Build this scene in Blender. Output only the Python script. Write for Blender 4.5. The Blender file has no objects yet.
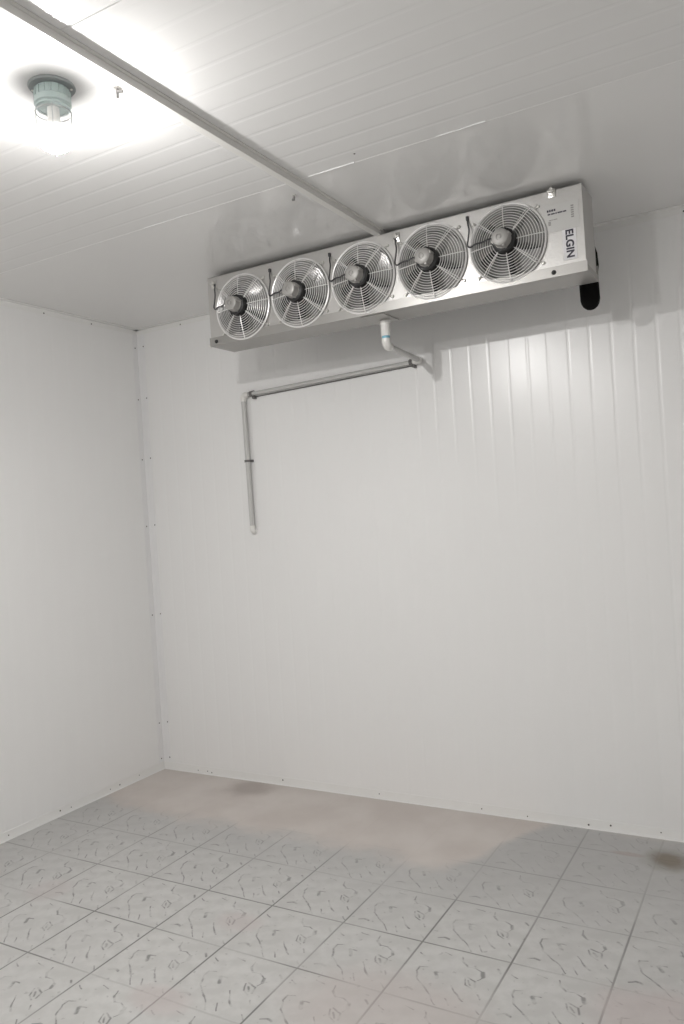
import bpy, bmesh, math, random
from mathutils import Vector, Matrix
random.seed(4)
PI = math.pi
C = bpy.context.scene.collection
SC = bpy.context.scene

# ------------------------------------------------------------------ camera
YAW, PITCH, ROLL, FPX = 0.518494502, -0.00250257, -0.063932275, 787.81
CAM = Vector((3.31498, -3.49226, 1.46230))
fw = Vector((-math.sin(YAW)*math.cos(PITCH), math.cos(YAW)*math.cos(PITCH), math.sin(PITCH)))
r0 = Vector((math.cos(YAW), math.sin(YAW), 0)); u0 = r0.cross(fw)
rr = math.cos(ROLL)*r0 + math.sin(ROLL)*u0
uu = -math.sin(ROLL)*r0 + math.cos(ROLL)*u0
cd = bpy.data.cameras.new('camera'); cam = bpy.data.objects.new('camera', cd); C.objects.link(cam)
cd.sensor_fit = 'VERTICAL'; cd.sensor_height = 36.0; cd.lens = FPX/1024*36.0
cd.clip_start = 0.02; cd.clip_end = 60
M = Matrix((rr, uu, -fw)).transposed().to_4x4(); M.translation = CAM
cam.matrix_world = M
SC.camera = cam

# ------------------------------------------------------------------ world / exposure / light levels
w = bpy.data.worlds.new('world'); SC.world = w; w.use_nodes = True
w.node_tree.nodes['Background'].inputs[0].default_value = (1, 1, 1, 1)
w.node_tree.nodes['Background'].inputs[1].default_value = 0.0
SC.view_settings.view_transform = 'Standard'; SC.view_settings.look = 'None'
SC.view_settings.gamma = 1.0; SC.view_settings.use_curve_mapping = False
SC.view_settings.exposure = 0.0
LAMP_E = 3150.0          # radiance of the bulb inside each lamp
LAMP_C = (1.0, 0.985, 0.965)

# ------------------------------------------------------------------ materials
def mat(name, col=(.8, .8, .8), rough=.5, metal=0.0, coat=0.0, spec=.5, noise=0.0, nscale=8.0, bump=0.0, bscale=200.0, croughness=.1):
    m = bpy.data.materials.new(name); m.use_nodes = True
    nt = m.node_tree; b = nt.nodes['Principled BSDF']
    b.inputs['Base Color'].default_value = (*col, 1); b.inputs['Roughness'].default_value = rough
    b.inputs['Metallic'].default_value = metal; b.inputs['Coat Weight'].default_value = coat
    b.inputs['Coat Roughness'].default_value = croughness
    b.inputs['Specular IOR Level'].default_value = spec
    tc = nt.nodes.new('ShaderNodeTexCoord')
    if noise > 0:
        n = nt.nodes.new('ShaderNodeTexNoise'); n.inputs['Scale'].default_value = nscale; n.inputs['Detail'].default_value = 5
        nt.links.new(tc.outputs['Object'], n.inputs['Vector'])
        mx = nt.nodes.new('ShaderNodeMixRGB'); mx.blend_type = 'MIX'
        lo = [c*(1-noise) for c in col]; hi = [min(1, c*(1+noise)) for c in col]
        mx.inputs[1].default_value = (*lo, 1); mx.inputs[2].default_value = (*hi, 1)
        nt.links.new(n.outputs['Fac'], mx.inputs[0]); nt.links.new(mx.outputs[0], b.inputs['Base Color'])
    if bump > 0:
        n2 = nt.nodes.new('ShaderNodeTexNoise'); n2.inputs['Scale'].default_value = bscale; n2.inputs['Detail'].default_value = 2
        nt.links.new(tc.outputs['Object'], n2.inputs['Vector'])
        bp = nt.nodes.new('ShaderNodeBump'); bp.inputs['Strength'].default_value = bump; bp.inputs['Distance'].default_value = .002
        nt.links.new(n2.outputs['Fac'], bp.inputs['Height']); nt.links.new(bp.outputs[0], b.inputs['Normal'])
    return m

M_WALL = mat('white enamel wall panel', (.90, .895, .888), .29, spec=.85, noise=.006, nscale=2.5, bump=.03, bscale=6)
M_CEIL = mat('white enamel ceiling panel', (.82, .815, .808), .22, noise=.006, nscale=2.0, bump=.04, bscale=5)
M_CEILG = mat('smooth glossy ceiling panel', (.83, .824, .815), .13, spec=.7, noise=.006, nscale=2.0, bump=.06, bscale=7)
M_TRIM = mat('white enamel trim', (.88, .875, .86), .35, noise=.02, nscale=12)
M_TRIMC = mat('pale grey corner trim', (.88, .876, .878), .35, noise=.02, nscale=12)
M_RIVET = mat('dark rivet', (.12, .11, .10), .5, metal=.3)
M_BEAM = mat('grey painted ceiling rail', (.80, .79, .765), .45, noise=.03)
M_SEAL = mat('white sealant', (.92, .92, .92), .15)
M_ALU = mat('mill finish aluminium', (.60, .59, .575), .35, metal=.85, noise=.04, nscale=14, bump=.25, bscale=90)
M_PAN = mat('satin aluminium drain pan', (.42, .41, .395), .38, metal=.85, noise=.04, nscale=10, bump=.1, bscale=60)
M_WIRE = mat('zinc plated guard wire', (.88, .87, .86), .3, metal=.35)
M_BLADE = mat('aluminium fan blade', (.30, .295, .29), .30, metal=.95, noise=.03)
M_RING = mat('aluminium venturi ring', (.52, .51, .50), .35, metal=.8)
M_MOTOR = mat('cast aluminium motor cap', (.40, .39, .375), .48, metal=.35, noise=.08, nscale=60)
M_BLACK = mat('black plastic', (.018, .018, .018), .45)
M_FOAM = mat('black insulation foam', (.004, .004, .004), .9, spec=.15, noise=.3, nscale=120)
M_COIL = mat('dark coil fins', (.055, .055, .055), .5, metal=.5)
M_COPPER = mat('copper tube', (.45, .25, .15), .3, metal=.9)
M_CABLE = mat('dark grey cable', (.05, .05, .052), .45)
M_BOLT = mat('zinc plated bolt', (.70, .69, .66), .3, metal=.8)
M_PVC = mat('white plastic fitting', (.84, .83, .80), .3)
M_PIPE = mat('grey plastic pipe', (.60, .595, .58), .35, noise=.03, nscale=30)
M_CLIP = mat('dark grey pipe clip', (.15, .145, .14), .5)
M_BLUE = mat('blue joint band', (.22, .50, .62), .4)
M_LABEL = mat('silver data label', (.60, .595, .58), .35, metal=.3)
M_STICK = mat('white sticker', (.84, .83, .85), .3)
M_INK = mat('dark ink', (.045, .04, .06), .5)
M_INKG = mat('grey ink', (.30, .29, .28), .5)
M_LAMPBODY = mat('grey green lamp body', (.36, .43, .42), .4, noise=.05, nscale=40)
M_FLANGE = mat('grey lamp flange', (.28, .30, .30), .5)
M_CAGE = mat('lamp guard wire', (.45, .46, .46), .4, metal=.6)

def emis(name, col, e):
    m = bpy.data.materials.new(name); m.use_nodes = True; nt = m.node_tree
    b = nt.nodes['Principled BSDF']; b.inputs['Base Color'].default_value = (.9, .9, .9, 1)
    b.inputs['Emission Color'].default_value = (*col, 1); b.inputs['Emission Strength'].default_value = e
    return m
M_GLOW = emis('lit bulb', LAMP_C, LAMP_E)
def glass_mat():
    m = bpy.data.materials.new('frosted lamp glass'); m.use_nodes = True; nt = m.node_tree
    for n in list(nt.nodes): nt.nodes.remove(n)
    o = nt.nodes.new('ShaderNodeOutputMaterial'); a = nt.nodes.new('ShaderNodeMixShader'); t = nt.nodes.new('ShaderNodeBsdfTransparent')
    d = nt.nodes.new('ShaderNodeBsdfTranslucent'); g = nt.nodes.new('ShaderNodeBsdfGlossy'); b = nt.nodes.new('ShaderNodeMixShader')
    g.inputs['Roughness'].default_value = .05; d.inputs['Color'].default_value = (.95, .95, .95, 1)
    b.inputs[0].default_value = .15; nt.links.new(d.outputs[0], b.inputs[1]); nt.links.new(g.outputs[0], b.inputs[2])
    a.inputs[0].default_value = .20; nt.links.new(t.outputs[0], a.inputs[1]); nt.links.new(b.outputs[0], a.inputs[2])
    nt.links.new(a.outputs[0], o.inputs[0]); return m
M_LGLASS = glass_mat()

# ---- floor tile material: grout grid, printed motif repeated in each tile, dust and stains
def floor_mat():
    m = bpy.data.materials.new('grey printed floor tile'); m.use_nodes = True
    nt = m.node_tree; L = nt.links; b = nt.nodes['Principled BSDF']
    def N(t, **k):
        n = nt.nodes.new(t)
        for a, v in k.items(): setattr(n, a, v)
        return n
    def put(i, x):
        if isinstance(x, (int, float)): i.default_value = x
        elif isinstance(x, tuple): i.default_value = x
        else: L.new(x, i)
    def mth(op, a, bb=None, c=None, clamp=False):
        n = N('ShaderNodeMath', operation=op); n.use_clamp = clamp
        put(n.inputs[0], a)
        if bb is not None: put(n.inputs[1], bb)
        if c is not None: put(n.inputs[2], c)
        return n.outputs[0]
    def vec(op, a, bb=None, scale=None):
        n = N('ShaderNodeVectorMath', operation=op); put(n.inputs[0], a)
        if bb is not None: put(n.inputs[1], bb)
        if scale is not None: put(n.inputs['Scale'], scale)
        return n
    def comb(x, y, z=0.0):
        n = N('ShaderNodeCombineXYZ'); put(n.inputs[0], x); put(n.inputs[1], y); put(n.inputs[2], z); return n.outputs[0]
    def noise(v, s, d=4.0, rough=.5):
        n = N('ShaderNodeTexNoise'); put(n.inputs['Vector'], v); n.inputs['Scale'].default_value = s
        n.inputs['Detail'].default_value = d; n.inputs['Roughness'].default_value = rough; return n
    def ss(x, lo, hi, a=0.0, bq=1.0):
        n = N('ShaderNodeMapRange', interpolation_type='SMOOTHSTEP'); put(n.inputs[0], x)
        n.inputs[1].default_value = lo; n.inputs[2].default_value = hi; n.inputs[3].default_value = a; n.inputs[4].default_value = bq
        return n.outputs[0]
    def mix(f, a, c):
        n = N('ShaderNodeMixRGB'); put(n.inputs[0], f); put(n.inputs[1], a); put(n.inputs[2], c); return n.outputs[0]
    tc = N('ShaderNodeTexCoord'); P = tc.outputs['Object']
    sx, sy = .30732, .30181; ox, oy = 2.46839, -.50939
    sep = N('ShaderNodeSeparateXYZ'); L.new(P, sep.inputs[0]); X, Y = sep.outputs[0], sep.outputs[1]
    yr = mth('ADD', Y, mth('MULTIPLY', mth('SUBTRACT', X, ox), .00555))
    gu = mth('DIVIDE', mth('SUBTRACT', X, ox), sx)
    gv = mth('DIVIDE', mth('SUBTRACT', oy, yr), sy)
    u = mth('SUBTRACT', gu, mth('FLOOR', gu)); v = mth('SUBTRACT', gv, mth('FLOOR', gv))
    iu = mth('FLOOR', gu); iv = mth('FLOOR', gv)
    wn = N('ShaderNodeTexWhiteNoise', noise_dimensions='2D'); L.new(comb(iu, iv), wn.inputs['Vector']); tr = wn.outputs['Value']
    # grout
    du = mth('MINIMUM', u, mth('SUBTRACT', 1.0, u)); dv = mth('MINIMUM', v, mth('SUBTRACT', 1.0, v))
    nz = noise(P, 3.0, 3).outputs['Fac']
    gw = mth('MULTIPLY_ADD', nz, .012, .001)
    gU = mth('LESS_THAN', mth('SUBTRACT', du, gw), 0.0035)
    gV = mth('LESS_THAN', mth('SUBTRACT', dv, gw), 0.0025)
    soft = ss(mth('MINIMUM', du, dv), .006, .018, 1.0, 0.0)
    grime = ss(noise(P, 1.7, 3).outputs['Fac'], .36, .60)
    softu = ss(du, .005, .016, 1.0, 0.0); softv = ss(dv, .005, .016, 1.0, 0.0)
    grime2 = ss(noise(vec('ADD', P, (7.3, 2.1, 0)).outputs[0], 1.5, 2).outputs['Fac'], .42, .62)
    gu_f = mth('MAXIMUM', mth('MULTIPLY', softu, mth('MULTIPLY_ADD', grime, .50, .26)), mth('MULTIPLY', softv, mth('MULTIPLY_ADD', grime2, .55, .13)))
    # motif
    uv = comb(u, v)
    wz = noise(comb(mth('MULTIPLY', u, 1.0), v, mth('MULTIPLY', tr, .15)), 5.0, 1)
    wv = vec('SCALE', vec('SUBTRACT', wz.outputs['Color'], (.5, .5, .5)).outputs[0], scale=.07)
    uvw = vec('ADD', uv, wv.outputs[0]).outputs[0]
    uvw = vec('MULTIPLY', uvw, (1, 1, 0)).outputs[0]
    strokes = [((.24,.41),(.17,.43),.006), ((.17,.43),(.16,.52),.010), ((.16,.52),(.24,.66),.011), ((.24,.66),(.40,.80),.008), ((.40,.80),(.55,.97),.006),
               ((.52,.10),(.54,.18),.008), ((.54,.18),(.61,.25),.013), ((.61,.25),(.70,.24),.006), ((.70,.24),(.78,.30),.007), ((.78,.30),(.82,.37),.015), ((.82,.37),(.79,.43),.006),
               ((.34,.47),(.41,.56),.015), ((.34,.47),(.42,.46),.008),
               ((.58,.62),(.65,.70),.007), ((.65,.70),(.76,.81),.010), ((.68,.42),(.78,.46),.010), ((.78,.46),(.80,.56),.010), ((.66,.45),(.70,.56),.008), ((.70,.56),(.78,.60),.008), ((.71,.48),(.75,.55),.010),
               ((.13,.86),(.19,.83),.010), ((.19,.83),(.25,.85),.013), ((.90,.17),(.94,.22),.012), ((.59,.84),(.67,.94),.007), ((.86,.66),(.90,.72),.009), ((.30,.10),(.40,.12),.007), ((.08,.20),(.14,.24),.008), ((.92,.88),(.97,.93),.008)]
    acc = None
    for (a, c, wd) in strokes:
        ba = (c[0]-a[0], c[1]-a[1]); q = ba[0]**2+ba[1]**2
        pa = vec('SUBTRACT', uvw, (a[0], a[1], 0)).outputs[0]
        h = N('ShaderNodeVectorMath', operation='DOT_PRODUCT'); L.new(pa, h.inputs[0]); h.inputs[1].default_value = (ba[0]/q, ba[1]/q, 0)
        hc = mth('ADD', h.outputs['Value'], 0.0, clamp=True)
        sc_ = N('ShaderNodeVectorMath', operation='SCALE'); sc_.inputs[0].default_value = (ba[0], ba[1], 0); L.new(hc, sc_.inputs['Scale'])
        d = vec('SUBTRACT', pa, sc_.outputs[0]).outputs[0]
        ln = N('ShaderNodeVectorMath', operation='LENGTH'); L.new(d, ln.inputs[0])
        f = ss(ln.outputs['Value'], wd*.5, wd*1.7, 1.0, 0.0)
        acc = f if acc is None else mth('MAXIMUM', acc, f)
    patch = ss(noise(P, 26.0, 3).outputs['Fac'], .40, .62)
    ink = mth('MULTIPLY', acc, mth('MULTIPLY_ADD', patch, .55, .12))
    ink = mth('MAXIMUM', ink, mth('MULTIPLY', ss(noise(P, 42.0, 2).outputs['Fac'], .66, .74), .28))
    # soft cloudy print
    cl = ss(noise(comb(u, v, 3.0), 5.0, 5).outputs['Fac'], .35, .68)
    fine = noise(P, 60.0, 3).outputs['Fac']
    big = ss(noise(P, 1.3, 3).outputs['Fac'], .35, .65)
    base = mix(cl, (.54, .535, .52, 1), (.62, .615, .60, 1))
    base = mix(mth('MULTIPLY', fine, .25), base, (.44, .435, .425, 1))
    base = mix(mth('MULTIPLY', big, .28), base, (.49, .485, .475, 1))
    base = mix(ink, base, (.11, .108, .105, 1))
    base = mix(gu_f, base, (.085, .08, .075, 1))
    # worn grime near the walls
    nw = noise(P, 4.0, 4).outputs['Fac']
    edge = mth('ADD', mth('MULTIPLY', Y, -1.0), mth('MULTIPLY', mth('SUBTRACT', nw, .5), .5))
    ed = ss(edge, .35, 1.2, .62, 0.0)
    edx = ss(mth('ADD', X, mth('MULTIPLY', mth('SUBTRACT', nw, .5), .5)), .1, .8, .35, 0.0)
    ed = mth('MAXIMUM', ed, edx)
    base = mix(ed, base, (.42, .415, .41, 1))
    # sandy cement dust along the back wall: boundary y = -(curve of x)
    n1 = noise(P, 5.0, 5, .6).outputs['Fac']
    lim = mth('MULTIPLY_ADD', mth('SUBTRACT', n1, .5), .26, mth('MULTIPLY_ADD', X, .06, .52))
    lim = mth('ADD', lim, mth('MULTIPLY', mth('SINE', mth('MULTIPLY', X, 3.0)), .03))
    rightfall = ss(X, 1.98, 2.38, 0.0, .7)
    a_ = mth('ADD', mth('ADD', Y, lim), mth('MULTIPLY', rightfall, -1.0))
    dust = ss(a_, -.07, .12)
    dcol = mix(ss(noise(P, 3.0, 4).outputs['Fac'], .35, .7), (.60, .545, .51, 1), (.67, .62, .585, 1))
    base = mix(mth('MULTIPLY', dust, .90), base, dcol)
    def spot(cx, cy, rx, ry, col, fac, soft=.45, nk=.5):
        ax = mth('DIVIDE', mth('SUBTRACT', X, cx), rx); ay = mth('DIVIDE', mth('SUBTRACT', Y, cy), ry)
        r_ = mth('SQRT', mth('ADD', mth('MULTIPLY', ax, ax), mth('MULTIPLY', ay, ay)))
        r_ = mth('ADD', r_, mth('MULTIPLY', mth('SUBTRACT', noise(P, 9.0, 4).outputs['Fac'], .5), nk))
        return mth('MULTIPLY', ss(r_, 1-soft, 1+soft*.5, 1.0, 0.0), fac), (*col, 1)
    for args in [(.70, -.10, .13, .12, (.40, .355, .33), .75, .6, .9), (2.82, -.20, .085, .095, (.17, .135, .09), .8, .7, 1.1),
                 (2.66, -.20, .07, .02, (.36, .24, .21), .35),
                 (2.22, -1.50, .35, .22, (.52, .46, .44), .5), (2.93, -1.22, .22, .16, (.54, .46, .45), .5),
                 (1.50, -1.25, .1, .07, (.52, .45, .44), .4), (1.55, -1.72, .12, .07, (.52, .44, .43), .4), (.62, -1.35, .1, .1, (.52, .45, .44), .3)]:
        f, c = spot(*args); base = mix(f, base, c)
    L.new(base, b.inputs['Base Color'])
    rg = mth('MULTIPLY_ADD', dust, .35, .42); L.new(mth('MULTIPLY_ADD', big, .12, rg), b.inputs['Roughness'])
    b.inputs['Specular IOR Level'].default_value = .4
    bh = mth('SUBTRACT', mth('MULTIPLY', fine, .12), mth('MULTIPLY', soft, mth('SUBTRACT', 1.0, dust)))
    bm_ = N('ShaderNodeBump'); bm_.inputs['Strength'].default_value = .5; bm_.inputs['Distance'].default_value = .0015
    L.new(bh, bm_.inputs['Height']); L.new(bm_.outputs[0], b.inputs['Normal'])
    return m
M_FLOOR = floor_mat()

# ------------------------------------------------------------------ mesh helpers
def link(name, bm, m, parent=None, smooth=False, loc=None):
    bmesh.ops.recalc_face_normals(bm, faces=bm.faces[:])
    me = bpy.data.meshes.new(name); bm.to_mesh(me); bm.free()
    if smooth:
        for p in me.polygons: p.use_smooth = True
    for x in (m if isinstance(m, (list, tuple)) else [m]): me.materials.append(x)
    o = bpy.data.objects.new(name, me); C.objects.link(o)
    if smooth:
        try: me.set_sharp_from_angle(angle=math.radians(35))
        except Exception: pass
    if parent is not None: o.parent = parent
    if loc is not None: o.location = loc
    return o
def thing(name, label, cat, loc=(0, 0, 0), group=None):
    o = bpy.data.objects.new(name, None); C.objects.link(o); o.empty_display_size = .05
    o.location = loc; o['label'] = label; o['category'] = cat
    if group: o['group'] = group
    return o
def tag(o, label, cat, group=None):
    o['label'] = label; o['category'] = cat
    if group: o['group'] = group
    return o
def struct(name, bm, m, smooth=False):
    o = link(name, bm, m, None, smooth); o['kind'] = 'structure'; return o
def box(bm, x0, x1, y0, y1, z0, z1, bev=0.0, mi=0):
    r = bmesh.ops.create_cube(bm, size=1.0)
    vs = r['verts']
    for v in vs:
        v.co = Vector(((x0+x1)/2 + v.co.x*(x1-x0), (y0+y1)/2 + v.co.y*(y1-y0), (z0+z1)/2 + v.co.z*(z1-z0)))
    fs = list({f for v in vs for f in v.link_faces})
    for f in fs: f.material_index = mi
    if bev > 0:
        es = list({e for v in vs for e in v.link_edges})
        bmesh.ops.bevel(bm, geom=es, offset=bev, segments=2, affect='EDGES', profile=.5)
def frame_axes(d):
    d = d.normalized(); a = Vector((0, 0, 1)) if abs(d.z) < .9 else Vector((1, 0, 0))
    s = d.cross(a).normalized(); return s, d.cross(s).normalized()
def tube(bm, pts, r, seg=10, closed=False, caps=True):
    pts = [Vector(p) for p in pts]; n = len(pts); rings = []
    t0 = (pts[1]-pts[0]).normalized(); s, q = frame_axes(t0)
    for i, p in enumerate(pts):
        if closed: t = (pts[(i+1) % n]-pts[i-1]).normalized()
        elif i == 0: t = (pts[1]-pts[0]).normalized()
        elif i == n-1: t = (pts[-1]-pts[-2]).normalized()
        else: t = (pts[i+1]-pts[i-1]).normalized()
        s = (s - t*s.dot(t)).normalized(); q = t.cross(s)
        ri = r[i] if isinstance(r, (list, tuple)) else r
        rings.append([bm.verts.new(p + ri*(math.cos(2*PI*k/seg)*s + math.sin(2*PI*k/seg)*q)) for k in range(seg)])
    m = n if closed else n-1
    for i in range(m):
        a, b = rings[i], rings[(i+1) % n]
        for k in range(seg):
            bm.faces.new((a[k], a[(k+1) % seg], b[(k+1) % seg], b[k]))
    if caps and not closed:
        bm.faces.new(rings[0][::-1]); bm.faces.new(rings[-1])
def lathe(bm, prof, origin, axis='z', seg=40, close=False):
    """prof: list of (radius, height) along axis; negative-y axis used for things facing the room"""
    O = Vector(origin)
    ax = {'z': (Vector((1, 0, 0)), Vector((0, 1, 0)), Vector((0, 0, 1))),
          '-y': (Vector((1, 0, 0)), Vector((0, 0, 1)), Vector((0, -1, 0))),
          'x': (Vector((0, 1, 0)), Vector((0, 0, 1)), Vector((1, 0, 0)))}[axis]
    rings = []
    for (r, h) in prof:
        if r < 1e-6: rings.append([bm.verts.new(O + ax[2]*h)])
        else: rings.append([bm.verts.new(O + ax[2]*h + r*(math.cos(2*PI*k/seg)*ax[0] + math.sin(2*PI*k/seg)*ax[1])) for k in range(seg)])
    for a, b in zip(rings, rings[1:]):
        for k in range(seg):
            k2 = (k+1) % seg
            if len(a) == 1 and len(b) == 1: continue
            if len(a) == 1: bm.faces.new((a[0], b[k], b[k2]))
            elif len(b) == 1: bm.faces.new((a[k], a[k2], b[0]))
            else: bm.faces.new((a[k], a[k2], b[k2], b[k]))
    if close:
        a, b = rings[-1], rings[0]
        for k in range(seg): bm.faces.new((a[k], a[(k+1) % seg], b[(k+1) % seg], b[k]))
def arc(c, a, b, r, n=8):
    """points turning from direction a to direction b around corner c with radius r"""
    c = Vector(c); a = Vector(a).normalized(); b = Vector(b).normalized()
    o = c - a*r + b*r
    return [o - b*r*math.cos(t*PI/2/n) + a*r*math.sin(t*PI/2/n) for t in range(n+1)]

# ------------------------------------------------------------------ room shell
H = 2.6; RX = 4.4; RY = -4.9; PER = .0905
def rib_profile(a0, a1, phase, seams=(), depth=.0011, stop=99):
    """breakpoints along the panel's width: flat lands with shallow rolled grooves, deeper joints at the seams"""
    pts = [(a0, 0.0)]
    k = math.ceil((a0-phase)/PER)
    while phase + k*PER < a1:
        c = phase + k*PER
        if c < stop and c-.012 > a0 and c+.012 < a1 and all(abs(c-s) > .03 for s in seams):
            pts += [(c-.009, 0), (c-.003, depth), (c+.003, depth), (c+.009, 0)]
        k += 1
    for s in seams: pts += [(s-.004, 0), (s-.0015, .0016), (s+.0015, .0016), (s+.004, 0)]
    pts.append((a1, 0)); return sorted(pts)
def panel(prof, place, length0, length1, thick):
    bm = bmesh.new(); A = []; B = []
    for a, d in prof:
        A.append(bm.verts.new(place(a, length0, d))); B.append(bm.verts.new(place(a, length1, d)))
    for i in range(len(prof)-1): bm.faces.new((A[i], A[i+1], B[i+1], B[i]))
    a0, a1 = prof[0][0], prof[-1][0]
    c = [bm.verts.new(place(a, l, thick)) for a, l in ((a0, length0), (a1, length0), (a1, length1), (a0, length1))]
    bm.faces.new(c); bm.faces.new([A[0], B[0], c[3], c[0]]); bm.faces.new([A[-1], c[1], c[2], B[-1]])
    bm.faces.new(A + [c[1], c[0]]); bm.faces.new([c[3], c[2]] + B[::-1])
    return bm
struct('wall_back', panel(rib_profile(0, RX, 2.236, (), .0005), lambda a, l, d: (a, d, l), 0, H, .1), M_WALL)
struct('wall_left', panel(rib_profile(RY, 0, -.09, (), .00025), lambda a, l, d: (-d, a, l), 0, H, .1), M_WALL)
struct('wall_right', panel(rib_profile(RY, 0, -.09, (), .00025), lambda a, l, d: (RX+d, a, l), 0, H, .1), M_WALL)
struct('wall_front', panel(rib_profile(0, RX, .09, (), .0005), lambda a, l, d: (a, RY-d, l), 0, H, .1), M_WALL)
struct('ceiling', panel(rib_profile(RY, 0, -1.266, (-1.185, -2.205, -3.3, -4.3), .0004, -1.19), lambda a, l, d: (l, a, H+d), 0, RX, .1), [M_CEIL, M_CEILG])
for p_ in bpy.data.objects['ceiling'].data.polygons:
    if p_.center.y > -1.184 and abs(p_.center.z-H) < .01: p_.material_index = 1
bm = bmesh.new(); box(bm, -.1, RX+.1, RY-.1, .1, -.1, 0)
struct('floor', bm, M_FLOOR)

# trims: angle strips in the corners
bm = bmesh.new()
box(bm, .0012, .058, -.0016, -.0001, .03, H-.028, .0004); box(bm, .0001, .0016, -.04, -.0012, .03, H-.028, .0004)
corner = struct('trim_1', bm, M_TRIMC)
bm = bmesh.new(); box(bm, 0.0001, RX, -.0018, -.0001, H-.028, H, .0004); box(bm, 0.0001, RX, -.03, -.0018, H-.0016, H-.0001, .0004)
tb = struct('trim_2', bm, M_TRIM)
bm = bmesh.new(); box(bm, .0001, .0018, RY, -.0018, H-.028, H, .0004); box(bm, .0018, .03, RY, -.0018, H-.0016, H-.0001, .0004)
tl = struct('trim_3', bm, M_TRIM)
bm = bmesh.new(); box(bm, .0018, RX, -.0022, -.0001, .0, .042, .0005); box(bm, .0018, RX, -.012, -.0022, .0001, .0020, .0005)
bb = struct('baseboard_back', bm, M_TRIM)
bm = bmesh.new(); box(bm, .0001, .0022, RY, -.0022, .0, .042, .0005); box(bm, .0022, .012, RY, -.0122, .0001, .0020, .0005)
bl = struct('baseboard_left', bm, M_TRIM)
_riv = {}
def rivet(parent, p, d, r=.0042):
    key = d
    if key not in _riv:
        b_ = bmesh.new(); prof = [(0, .0024), (.0022, .0021), (.0038, .0009), (.0042, -.0004)]
        lathe(b_, prof, (0, 0, 0), '-y' if d == 'y' else 'x', 10)
        o = link('rivet', b_, M_RIVET, parent, True); _riv[key] = o
    else:
        o = _riv[key].copy(); C.objects.link(o); o.parent = parent
    o.location = p; s = r/.0042; o.scale = (s, s, s)
for z in (2.50, 2.195, 1.84, 1.445, .92, .28, .07):
    rivet(corner, (.048, -.0016, z), 'y'); rivet(corner, (.0016, -.022, z-.006), 'x')
for x in (.34, .95, 3.0, 3.6, 4.1): rivet(tb, (x, -.0018, H-.020), 'y')
for y in (-.35, -.67, -1.15, -1.7, -2.4, -3.1): rivet(tl, (.0018, y, H-.019), 'x')
for x in (.26, .33, .36, .85, 1.435, 1.975, 2.193, 2.466, 2.56, 2.764, 3.2, 3.7): rivet(bb, (x, -.0022, random.uniform(.012, .028)), 'y', random.uniform(.0028, .0046))
for y in (-.21, -.36, -.43, -.70, -.77, -1.075, -1.5, -2.0, -2.7): rivet(bl, (.0022, y, random.uniform(.012, .028)), 'x', random.uniform(.0028, .0046))

# ceiling rail (angle profile) running from the back wall over the panel joints
bm = bmesh.new()
box(bm, 1.876, 1.924, RY+.002, -.031, H-.003, H-.0002, .0005)
box(bm, 1.888, 1.914, RY+.002, -.031, H-.024, H-.0025, .001)
struct('trim_4', bm, M_BEAM)
# sealant beads squeezed out of the first ceiling joint
bm = bmesh.new()
def bead(x0, x1, y, r=.0035):
    n = max(4, int((x1-x0)/.05)); tube(bm, [(x0+(x1-x0)*i/n, y+random.uniform(-.001, .001), H-.0002) for i in range(n+1)], [r*random.uniform(.5, 1.0) for _ in range(n+1)], 6)
bead(1.95, 2.13, -1.186); bead(2.42, 2.58, -1.186, .003); bead(1.20, 1.42, -1.186, .0018)
o = struct('trim_5', bm, M_SEAL)

# ------------------------------------------------------------------ air cooler
X0, X1, YF, YB, ZB, ZT = 1.006, 2.722, -.572, -.398, 2.262, 2.58
cooler = thing('air_cooler', 'long silver cold room air cooler with five round fans hanging under the ceiling', 'air cooler', (1.864, -.485, ZB))
O = Vector(cooler.location)
def CP(name, bm, m, parent=None, smooth=False):
    p = cooler if parent is None else parent
    o = link(name, bm, m, p, smooth)
    # geometry is written in world metres; shift it so it lands right under its parent
    base = O if p is cooler else Vector((0, 0, 0))
    if p is cooler: o.data.transform(Matrix.Translation(-base))
    else: o.data.transform(Matrix.Translation(-O))
    return o
T = .0015
FC = [(1.203 + .3095*k, 2.4115 + .0030*k) for k in range(5)]
FR = .136                      # opening radius
bm = bmesh.new()
box(bm, X0, X1, YF+.012, YB, ZT-T, ZT)
box(bm, X0, X0+T, YF+.012, YB, ZB+.006, ZT-T)
box(bm, X1-T, X1, YF+.012, YB, ZB+.006, ZT-T)
box(bm, X1-.121, X1-T, YB-.0015, YB, ZB+.006, ZT-T)
CP('cabinet', bm, M_ALU)
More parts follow.
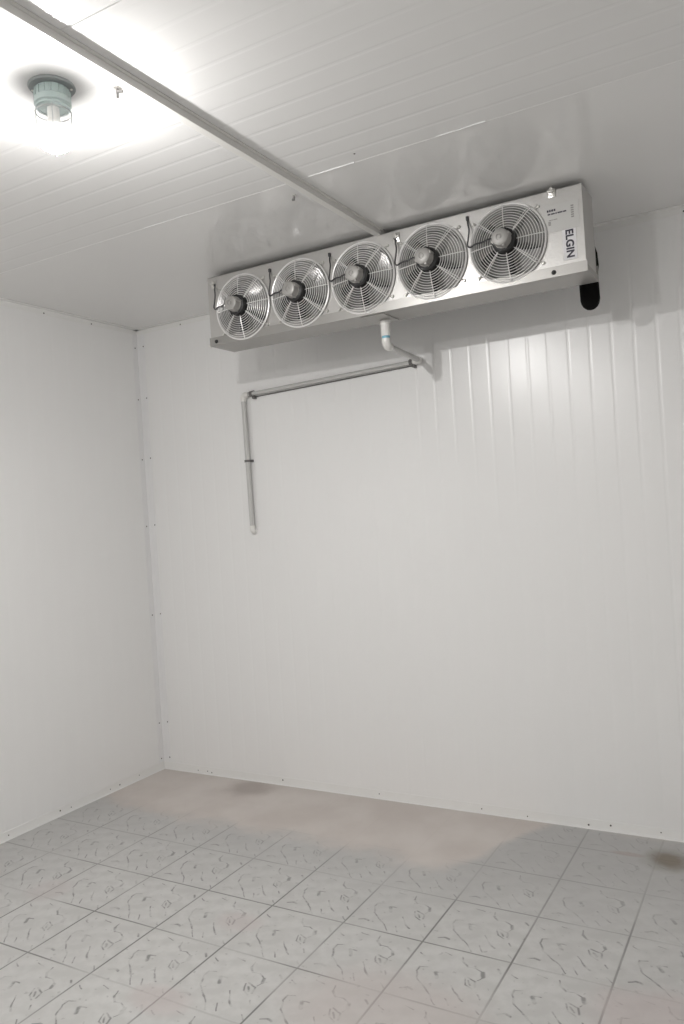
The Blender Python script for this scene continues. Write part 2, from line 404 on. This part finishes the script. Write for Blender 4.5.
# front panel with five round openings and folded edges
bm = bmesh.new(); ZP0, ZP1 = ZB+.036, ZT
cells = []
xs = [X0+.004] + [(FC[i][0]+FC[i+1][0])/2 for i in range(4)] + [FC[4][0]+(FC[4][0]-FC[3][0])/2, X1-.004]
for i in range(5):
    cx, cz = FC[i]; x0, x1 = xs[i], xs[i+1]
    angs = [2*PI*k/72 for k in range(72)]
    for c in ((x0, ZP0), (x1, ZP0), (x1, ZP1), (x0, ZP1)): angs.append(math.atan2(c[1]-cz, c[0]-cx) % (2*PI))
    angs = sorted(set(round(a, 6) for a in angs)); inn = []; out = []; inb = []
    for a in angs:
        ca, sa = math.cos(a), math.sin(a)
        tx = ((x1-cx)/ca if ca > 1e-6 else (x0-cx)/ca if ca < -1e-6 else 1e9)
        tz = ((ZP1-cz)/sa if sa > 1e-6 else (ZP0-cz)/sa if sa < -1e-6 else 1e9)
        t = min(tx, tz)
        rr_ = FR
        inn.append(bm.verts.new((cx+rr_*ca, YF, cz+rr_*sa))); out.append(bm.verts.new((cx+max(t, rr_+.0002)*ca, YF, cz+max(t, rr_+.0002)*sa)))
        inb.append(bm.verts.new((cx+rr_*ca, YF+.010, cz+rr_*sa)))
    n = len(angs)
    for k in range(n):
        k2 = (k+1) % n
        bm.faces.new((inn[k], inn[k2], out[k2], out[k])); bm.faces.new((inn[k2], inn[k], inb[k], inb[k2]))
box(bm, xs[5], xs[6], YF, YF+.0012, ZP0, ZP1)
bmesh.ops.remove_doubles(bm, verts=bm.verts[:], dist=.0002)
box(bm, X0, X0+.004, YF, YF+.012, ZP0, ZP1); box(bm, X1-.004, X1, YF, YF+.012, ZP0, ZP1)
box(bm, X0+.004, X1-.004, YF, YF+.012, ZP1-.002, ZP1+.0005)
CP('front_panel', bm, M_ALU)
# drain pan: tray under the cabinet with a proud front flange
bm = bmesh.new()
box(bm, X0-.002, X1+.006, YF-.008, YF-.0065, ZB, ZB+.038, .0004)
box(bm, X0-.002, X1+.006, YF-.0065, YB+.002, ZB, ZB+.0015)
box(bm, X0-.002, X0-.0005, YF-.0065, YB, ZB+.0015, ZB+.028)
box(bm, X1+.0045, X1+.006, YF-.0065, YB, ZB+.0015, ZB+.024)
box(bm, X0-.002, X1+.006, YB+.0005, YB+.002, ZB+.0015, ZB+.06)
box(bm, X0-.002, X1+.006, YF-.0065, YF-.001, ZB+.0365, ZB+.038)
box(bm, 1.79, 1.90, YF+.012, -.41, ZB-.004, ZB-.0003, .001)
pan = CP('drain_pan', bm, M_PAN)
for hx in (1.043, 2.607):
    bm = bmesh.new(); lathe(bm, [(0, .006), (.004, .0058), (.0075, .004), (.0088, .0005), (.0088, -.001)], (hx, YF-.008, ZB+.017), '-y', 20)
    CP('plug', bm, M_BLACK, pan, True)
# coil behind the fans
bm = bmesh.new()
box(bm, X0+.03, X1-.12, YB-.055, YB-.004, ZB+.03, ZT-.01)
for k in range(95):
    x = X0+.035+k*(X1-.12-X0-.04)/94; box(bm, x, x+.0012, YB-.062, YB-.055, ZB+.032, ZT-.012)
CP('coil', bm, M_COIL)
# fans
def fan(cx, cz, rot):
    m4 = (cx, YF, cz)
    bm = bmesh.new(); lathe(bm, [(FR+.004, .004), (FR+.002, .006), (FR-.001, .004), (FR-.004, -.006), (FR-.006, -.035), (FR-.007, -.035), (FR-.0055, -.006), (FR+.002, .0035)], m4, '-y', 72, True)
    g = bpy.data.objects.new('fan', None); C.objects.link(g); g.empty_display_size = .03; g.parent = cooler
    CPf = lambda n, b_, mt, s=True: CP(n, b_, mt, g, s)
    CPf('venturi_ring', bm, M_RING)
    # blades + hub
    bm = bmesh.new()
    NB = 5
    for k in range(NB):
        a0 = rot + 2*PI*k/NB; ni, nj = 7, 8; grid = []
        for i in range(ni+1):
            rad = .030 + (.127-.030)*i/ni; span = math.radians(52 + 12*(i/ni)**.8); row = []
            for j in range(nj+1):
                t = j/nj-.5; a = a0 + span*t + .25*(i/ni)
                row.append((cx+rad*math.cos(a), YF+.034 - t*.040 + .006*(1-4*t*t)*-.35, cz+rad*math.sin(a)))
            grid.append(row)
        va = [[bm.verts.new(p) for p in row] for row in grid]
        vb = [[bm.verts.new((p[0], p[1]+.0012, p[2])) for p in row] for row in grid]
        for i in range(ni):
            for j in range(nj):
                bm.faces.new((va[i][j], va[i][j+1], va[i+1][j+1], va[i+1][j])); bm.faces.new((vb[i][j], vb[i+1][j], vb[i+1][j+1], vb[i][j+1]))
        for i in range(ni):
            for j in (0, nj): bm.faces.new((va[i][j], va[i+1][j], vb[i+1][j], vb[i][j]))
        for j in range(nj):
            for i in (0, ni): bm.faces.new((va[i][j], vb[i][j], vb[i][j+1], va[i][j+1]))
    CPf('blade_wheel', bm, M_BLADE)
    # wire guard: domed rings and spokes
    bm = bmesh.new()
    def yy(r): return YF - .014 - .020*max(0, 1-(r/.146)**2.2)
    def circ(r, wr, seg=6): tube(bm, [(cx+r*math.cos(2*PI*k/64), yy(r), cz+r*math.sin(2*PI*k/64)) for k in range(64)], wr, seg, True)
    for r in [.050+.0096*k for k in range(10)]: circ(r, .0015)
    tube(bm, [(cx+.1455*math.cos(2*PI*k/72), YF-.007, cz+.1455*math.sin(2*PI*k/72)) for k in range(72)], .0042, 8, True)
    for k in range(8):
        a = math.radians(3 + 45*k)
        tube(bm, [(cx+r*math.cos(a), yy(r)-.0014, cz+r*math.sin(a)) for r in (.036, .06, .085, .11, .13, .143)] + [(cx+.146*math.cos(a), YF-.008, cz+.146*math.sin(a))], .0019, 6)
        if k % 2:
            b_ = .006/.1
            tube(bm, [(cx+r*math.cos(a+.07), yy(r)-.0014, cz+r*math.sin(a+.07)) for r in (.05, .06, .085, .11, .13, .146)], .0012, 6)
    gd = CPf('fan_guard', bm, M_WIRE)
    for k in range(4):
        a = math.radians(47 + 90*k + (4 if k % 2 else -4)); bx_, bz_ = cx+.166*math.cos(a), cz+.160*math.sin(a)
        bm = bmesh.new(); tube(bm, [(cx+.149*math.cos(a), YF-.008, cz+.149*math.sin(a)), (bx_, YF-.004, bz_)], .0035, 6)
        lathe(bm, [(0, .008), (.004, .0075), (.0062, .005), (.0065, -.0), ], (bx_, YF, bz_), '-y', 12)
        CPf('guard_clip', bm, M_BOLT)
    # motor
    bm = bmesh.new()
    lathe(bm, [(0, .064), (.038, .064), (.044, .060), (.046, .050), (.043, .044), (.044, .020), (.030, .008), (.030, -.030), (.036, -.034), (.036, -.042), (0, -.042)], m4, '-y', 24)
    for k in range(3):
        a = math.radians(15+120*k)
        box(bm, cx+.040*math.cos(a)-.005, cx+.040*math.cos(a)+.005, YF-.062, YF-.030, cz+.040*math.sin(a)-.005, cz+.040*math.sin(a)+.005, .001)
    mo = CPf('motor', bm, M_BLACK)
    bm = bmesh.new()
    lathe(bm, [(0, .104), (.006, .104), (.0075, .1015), (.011, .101), (.012, .1035), (.026, .1030), (.0305, .100), (.032, .094), (.0315, .070), (.034, .068), (.034, .064), (.028, .063)], m4, '-y', 8 if False else 28)
    for k in range(4):
        a = math.radians(20+90*k)
        lathe(bm, [(0, .098), (.0055, .097), (.0065, .094), (.0065, .064)], (cx+.031*math.cos(a), YF, cz+.031*math.sin(a)), '-y', 10)
    CP('motor_cap', bm, M_MOTOR, g, True)
    # supply cable
    bm = bmesh.new()
    rel = [(-.152, -.002, .128), (-.147, -.014, .105), (-.142, -.020, .078), (-.147, -.020, .048), (-.151, -.022, .022), (-.140, -.026, .010), (-.115, -.032, .016), (-.085, -.045, .012), (-.055, -.072, .008), (-.034, -.080, .006)]
    pts = []
    for i in range(len(rel)-1):
        for s_ in range(4):
            t = s_/4; p0 = rel[max(0, i-1)]; p1 = rel[i]; p2 = rel[i+1]; p3 = rel[min(len(rel)-1, i+2)]
            pts.append(tuple(.5*((2*p1[c])+(-p0[c]+p2[c])*t+(2*p0[c]-5*p1[c]+4*p2[c]-p3[c])*t*t+(-p0[c]+3*p1[c]-3*p2[c]+p3[c])*t**3) for c in range(3)))
    pts.append(rel[-1])
    tube(bm, [(cx+p[0], YF+p[1], cz+p[2]) for p in pts], .0032, 8)
    box(bm, cx-.157, cx-.147, YF-.008, YF, cz+.122, cz+.138, .001)
    CPf('cable', bm, M_CABLE)
for k, (cx, cz) in enumerate(FC): fan(cx, cz, math.radians(62 + 5*k))
# hanger brackets with bolts
for hx, hz in ((1.044, 2.548), (1.985, 2.552), (2.616, 2.574)):
    bm = bmesh.new()
    box(bm, hx-.014, hx+.014, YF-.004, YF, hz-.022, min(hz+.018, ZT+.004), .001)
    lathe(bm, [(0, .016), (.007, .0155), (.009, .013), (.009, .007), (.013, .006), (.013, .003)], (hx, YF, hz), '-y', 12)
    box(bm, hx-.014, hx+.014, YF-.016, YF-.0035, hz-.003, hz, .0005)
    br = CP('hanger_bracket', bm, M_BOLT, None, True)
    bm = bmesh.new(); lathe(bm, [(0, 0), (.004, 0), (.004, .016), (0, .016)], (hx, YF-.010, hz-.002), 'z', 10)
    lathe(bm, [(0, .0), (.0085, .0), (.0085, .007), (0, .007)], (hx, YF-.010, hz+.002), 'z', 6)
    CP('bolt', bm, M_BOLT, br, True)
bm = bmesh.new(); box(bm, X0-.010, X0-.0022, YF-.006, YF+.010, ZB-.004, ZB+.014, .001); CP('pan_clip', bm, M_PVC)
# threaded hangers at the rear (between cabinet top and ceiling)
for hx in (1.044, 1.985, 2.616):
    bm = bmesh.new(); lathe(bm, [(.004, 0), (.004, H-ZT)], (hx, YB-.03, ZT), 'z', 10); lathe(bm, [(0, 0), (.009, 0), (.009, .007), (0, .007)], (hx, YB-.03, ZT), 'z', 6)
    CP('hanger_rod', bm, M_BOLT, None, True)
# data label
bm = bmesh.new(); box(bm, 2.588, 2.708, YF-.0012, YF-.0002, 2.427, 2.526, .0002)
lab = CP('data_label', bm, M_LABEL)
bm = bmesh.new()
def bar(x0, x1, z, h, m_=0): box(bm, x0, x1, YF-.0016, YF-.0010, z, z+h, 0, m_)
for a, b_ in ((2.594, 2.600), (2.602, 2.608), (2.610, 2.617), (2.619, 2.625)): bar(a, b_, 2.502, .008)
for a, b_ in ((2.596, 2.606), (2.608, 2.622), (2.624, 2.630), (2.632, 2.650), (2.652, 2.664)): bar(a, b_, 2.491, .005)
for a, b_ in ((2.600, 2.608), (2.6095, 2.614), (2.616, 2.630)): bar(a, b_, 2.470, .003, 1)
for z in (2.463, 2.458, 2.453): bar(2.597, 2.606, z, .0035, 1)
for k in range(6): bar(2.680, 2.690, 2.465+.008*k, .005, 1)
CP('label_print', bm, [M_INK, M_INKG], lab)
# rotated name sticker
bm = bmesh.new(); box(bm, 2.644, 2.693, YF-.0012, YF-.0002, 2.316, 2.4262, .0002)
st = CP('name_sticker', bm, M_STICK)
cu = bpy.data.curves.new('t', 'FONT'); cu.body = 'ELGIN'; cu.size = .038; cu.extrude = .0003; cu.offset = .0013
cu.align_x = 'CENTER'; cu.align_y = 'CENTER'; cu.space_character = 1.02
to = bpy.data.objects.new('t', cu); C.objects.link(to)
dg = bpy.context.evaluated_depsgraph_get(); me = bpy.data.meshes.new_from_object(to.evaluated_get(dg)); bpy.data.objects.remove(to)
# text plane xy -> facing -y, reading downwards (rotated clockwise)
mt = Matrix.Translation(Vector((2.6685, YF-.0016, 2.3735))) @ Matrix.Rotation(PI/2, 4, 'Y') @ Matrix.Rotation(PI/2, 4, 'X')
xs_ = [v.co.x for v in me.vertices]; sxx = .101/(max(xs_)-min(xs_)); mid = (max(xs_)+min(xs_))/2
me.transform(Matrix.Translation((-mid, 0, 0))); me.transform(Matrix.Diagonal((sxx, 1, 1, 1)))
me.transform(mt); me.materials.clear(); me.materials.append(M_INK)
to = bpy.data.objects.new('sticker_lettering', me); C.objects.link(to); to.parent = st; me.transform(Matrix.Translation(-O))

# insulated suction hose behind the right end: leaves the cabinet side, bulges past it and drops below
hose = thing('insulated_pipe', 'short black foam insulated pipe dropping behind the right end of the air cooler', 'pipe', (2.665, -.28, 2.188))
bm = bmesh.new()
pth = [(2.650, -.392, 2.440), (2.652, -.35, 2.445), (2.664, -.31, 2.430), (2.670, -.285, 2.40), (2.672, -.278, 2.36), (2.666, -.278, 2.32), (2.668, -.278, 2.28), (2.669, -.278, 2.228), (2.669, -.278, 2.212), (2.669, -.278, 2.200), (2.669, -.278, 2.191), (2.669, -.278, 2.188)]
tube(bm, [(Vector(p)-Vector(hose.location)) for p in pth], [.036, .037, .038, .038, .037, .037, .0375, .0375, .034, .027, .016, .006], 20)
link('foam_sleeve', bm, M_FOAM, hose, True)
bm = bmesh.new(); tube(bm, [Vector((2.650, -.3985, 2.440))-Vector(hose.location), Vector((2.650, -.36, 2.442))-Vector(hose.location)], .012, 12)
link('copper_stub', bm, M_COPPER, hose, True)

# ------------------------------------------------------------------ drain pipe
dp = thing('drain_pipe', 'drain pipe from under the air cooler along the back wall, grey with white elbows', 'pipe', (1.85, -.45, 2.12))
D = Vector(dp.location)
def DP(n, b_, m_, parent=None):
    o = link(n, b_, m_, dp if parent is None else parent, True); o.data.transform(Matrix.Translation(-D)); return o
ex, ey, ez = 1.853, -.455, 2.150
bm = bmesh.new(); lathe(bm, [(0, 0), (.021, 0), (.0225, -.002), (.0225, -.012), (.0200, -.014), (.0205, -.064), (.0185, -.067), (0, -.067)], (ex, ey, ZB-.0045), 'z', 24); DP('coupling', bm, M_PVC)
bm = bmesh.new(); lathe(bm, [(0, 0), (.0172, 0), (.0172, -.012), (0, -.012)], (ex, ey, 2.1907), 'z', 24); DP('blue_joint', bm, M_BLUE)['label'] = 'pale blue glue joint band'
bm = bmesh.new(); pts = [(ex, ey, 2.180), (ex, ey, 2.172)] + arc((ex, ey, ez), (0, 0, -1), (-.036/.45, 1, .0), .020) + [(ex-.003, ey+.036, ez)]
tube(bm, pts, [.0185]*len(pts), 18); DP('elbow', bm, M_PVC)
wx, wy, wz = 1.815, -.0205, 2.150
bm = bmesh.new(); tube(bm, [(ex-.002, ey+.030, ez), (wx+.001, wy-.02, wz+.001)], .0125, 16); DP('pipe_length', bm, M_PIPE)
bm = bmesh.new(); pts = [(wx+.003, wy-.042, wz+.001), (wx+.002, wy-.026, wz)] + arc((wx, wy, wz), (-.08, 1, 0), (-1, 0, -.028), .016) + [(wx-.034, wy, wz-.001)]
tube(bm, pts, .0155, 16); DP('elbow', bm, M_PVC)
lx, lz = .764, 2.117
bm = bmesh.new(); tube(bm, [(wx-.03, wy, wz-.001), (lx+.03, wy, lz+.001)], .0108, 16); DP('pipe_length', bm, M_PIPE)
bm = bmesh.new(); pts = [(lx+.034, wy, lz+.001)] + arc((lx, wy, lz), (-1, 0, 0), (.008, 0, -1), .016) + [(lx, wy, lz-.034)]
tube(bm, pts, .0158, 16); DP('elbow', bm, M_PVC)
bx_, bz_ = .770, 1.375
bm = bmesh.new(); tube(bm, [(lx, wy, lz-.030), (bx_, wy, bz_+.03)], .0140, 16); DP('pipe_length', bm, M_PIPE)
bm = bmesh.new(); pts = [(bx_, wy, bz_+.034), (bx_, wy, bz_+.02)] + arc((bx_, wy, bz_), (0, 0, -1), (0, 1, 0), .015) + [(bx_, -.0012, bz_)]
tube(bm, pts, [.0155]*len(pts), 16); DP('elbow', bm, M_PVC)
def clip(p, axis):
    b_ = bmesh.new(); x, y, z = p
    if axis == 'x':
        lathe(b_, [(.0110, -.008), (.0150, -.008), (.0150, .008), (.0110, .008)], p, 'x', 18, True)
        box(b_, x+.008, x+.020, -.030, -.0012, z-.028, z-.012, .002); box(b_, x-.009, x+.009, -.006, -.0012, z-.020, z+.020, .001)
    else:
        lathe(b_, [(.0142, -.006), (.0180, -.006), (.0180, .006), (.0142, .006)], p, 'z', 18, True)
        box(b_, x-.026, x+.026, -.010, -.0012, z-.006, z+.006, .001)
    DP('pipe_clip', b_, M_CLIP)
clip((wx-.047, wy, wz-.0013), 'x'); clip((lx+.055, wy, lz+.0017), 'x'); clip((.767, wy, 1.76), 'z')
# thin dark tube below the wall pipe, added as its shadow line
bm = bmesh.new()
tube(bm, [(wx-.04, -.006, wz-.017), (lx+.06, -.006, lz-.015)], .0026, 8)
o = DP('pipe_shade_line', bm, M_CLIP)

# ------------------------------------------------------------------ lamps
def lamp(loc, label):
    t = thing('ceiling_lamp', label, 'ceiling lamp', loc)
    t.scale = (1, 1, .93)
    def P(n, b_, m_, par=None, s=True): return link(n, b_, m_, par or t, s)
    b_ = bmesh.new(); lathe(b_, [(0, 0), (.058, 0), (.059, -.003), (.056, -.007), (.044, -.009), (0, -.009)], (0, 0, 0), 'z', 48); fl = P('mounting_flange', b_, M_FLANGE)
    for k in range(2):
        b_ = bmesh.new(); lathe(b_, [(0, -.011), (.003, -.011), (.0035, -.0088)], (.049*math.cos(.6+PI*k), .049*math.sin(.6+PI*k), 0), 'z', 10); P('screw', b_, M_BOLT, fl)
    b_ = bmesh.new(); lathe(b_, [(.040, -.008), (.043, -.012), (.043, -.034), (.046, -.038), (.046, -.052), (.043, -.056), (.043, -.062), (.036, -.062), (.036, -.060), (0, -.060)], (0, 0, 0), 'z', 48)
    for k in range(16):
        a = 2*PI*k/16; box(b_, .0435*math.cos(a)-.0018, .0435*math.cos(a)+.0018, .0435*math.sin(a)-.0018, .0435*math.sin(a)+.0018, -.034, -.013)
    P('lamp_body', b_, M_LAMPBODY)
    b_ = bmesh.new(); lathe(b_, [(.036, -.064), (.0375, -.072), (.0375, -.150), (.035, -.162), (.028, -.170), (.016, -.175), (0, -.177)], (0, 0, 0), 'z', 40); P('lamp_glass', b_, M_LGLASS)
    b_ = bmesh.new(); lathe(b_, [(0, -.060), (.015, -.060), (.015, -.092), (0, -.092)], (0, 0, 0), 'z', 24); P('lamp_socket', b_, M_PVC)
    b_ = bmesh.new(); zc, rb = -.135, .029
    lathe(b_, [(rb*math.cos(math.radians(q)), zc+rb*math.sin(math.radians(q))) for q in (-12, -20, -40, -55, -70, -82)] + [(0, zc-rb)], (0, 0, 0), 'z', 32)
    bu = P('bulb', b_, M_GLOW)
    b_ = bmesh.new(); lathe(b_, [(0, -.0925), (.016, -.0925), (.020, -.105), (.0288, -.1305), (.0286, -.1405), (0, -.1405)], (0, 0, 0), 'z', 32); P('bulb_housing', b_, M_PVC, bu)
    b_ = bmesh.new()
    for k in range(4):
        a = PI/4 + PI/2*k; c_, s_ = math.cos(a), math.sin(a)
        tube(b_, [(r*c_, r*s_, z) for r, z in ((.0435, -.066), (.0435, -.10), (.0430, -.146), (.040, -.164), (.030, -.177), (.015, -.184), (.0, -.186))], .0014, 6)
    tube(b_, [(.0435*math.cos(2*PI*k/40), .0435*math.sin(2*PI*k/40), -.146) for k in range(40)], .0014, 6, True)
    tube(b_, [(.0445*math.cos(2*PI*k/40), .0445*math.sin(2*PI*k/40), -.074) for k in range(40)], .0016, 6, True)
    P('wire_guard', b_, M_CAGE)
lamp((1.718, -2.060, H), 'lit cylindrical glass ceiling lamp left of the grey ceiling rail')
lamp((1.83, -3.60, H), 'second lit glass ceiling lamp, nearer the front wall behind the viewer')

# small fixings hanging from the ceiling
def hook(loc, label, a, big=1.0):
    t = thing('ceiling_bolt', label, 'bolt', loc, 'small bolts left in the ceiling')
    b_ = bmesh.new(); lathe(b_, [(0, 0), (.010*big, 0), (.010*big, -.002), (.006, -.003), (0, -.003)], (0, 0, 0), 'z', 16); link('washer', b_, M_BOLT, t, True)
    b_ = bmesh.new(); tube(b_, [(0, 0, -.002), (0, 0, -.024*big)], .0034, 8)
    tube(b_, [(.0, 0, -.010), (.016*math.cos(a), .018*math.sin(a), -.012)], .004, 8); link('shank', b_, M_CLIP, t, True)
hook((1.846, -1.958, H), 'small bolt sticking out of the ceiling beside the lit lamp', .2, 1.1)
hook((1.828, -1.087, H), 'small bolt in the ceiling midway along the rail, near the air cooler', 2.5, .8)
bm = bmesh.new(); lathe(bm, [(0, -.0018), (.003, -.0014), (.0036, 0)], (0, 0, 0), 'z', 10)
o = link('ceiling_screw', bm, M_RIVET, None, True, (2.16, -1.24, H)); tag(o, 'tiny dark screw head in the ceiling just right of the rail', 'screw')
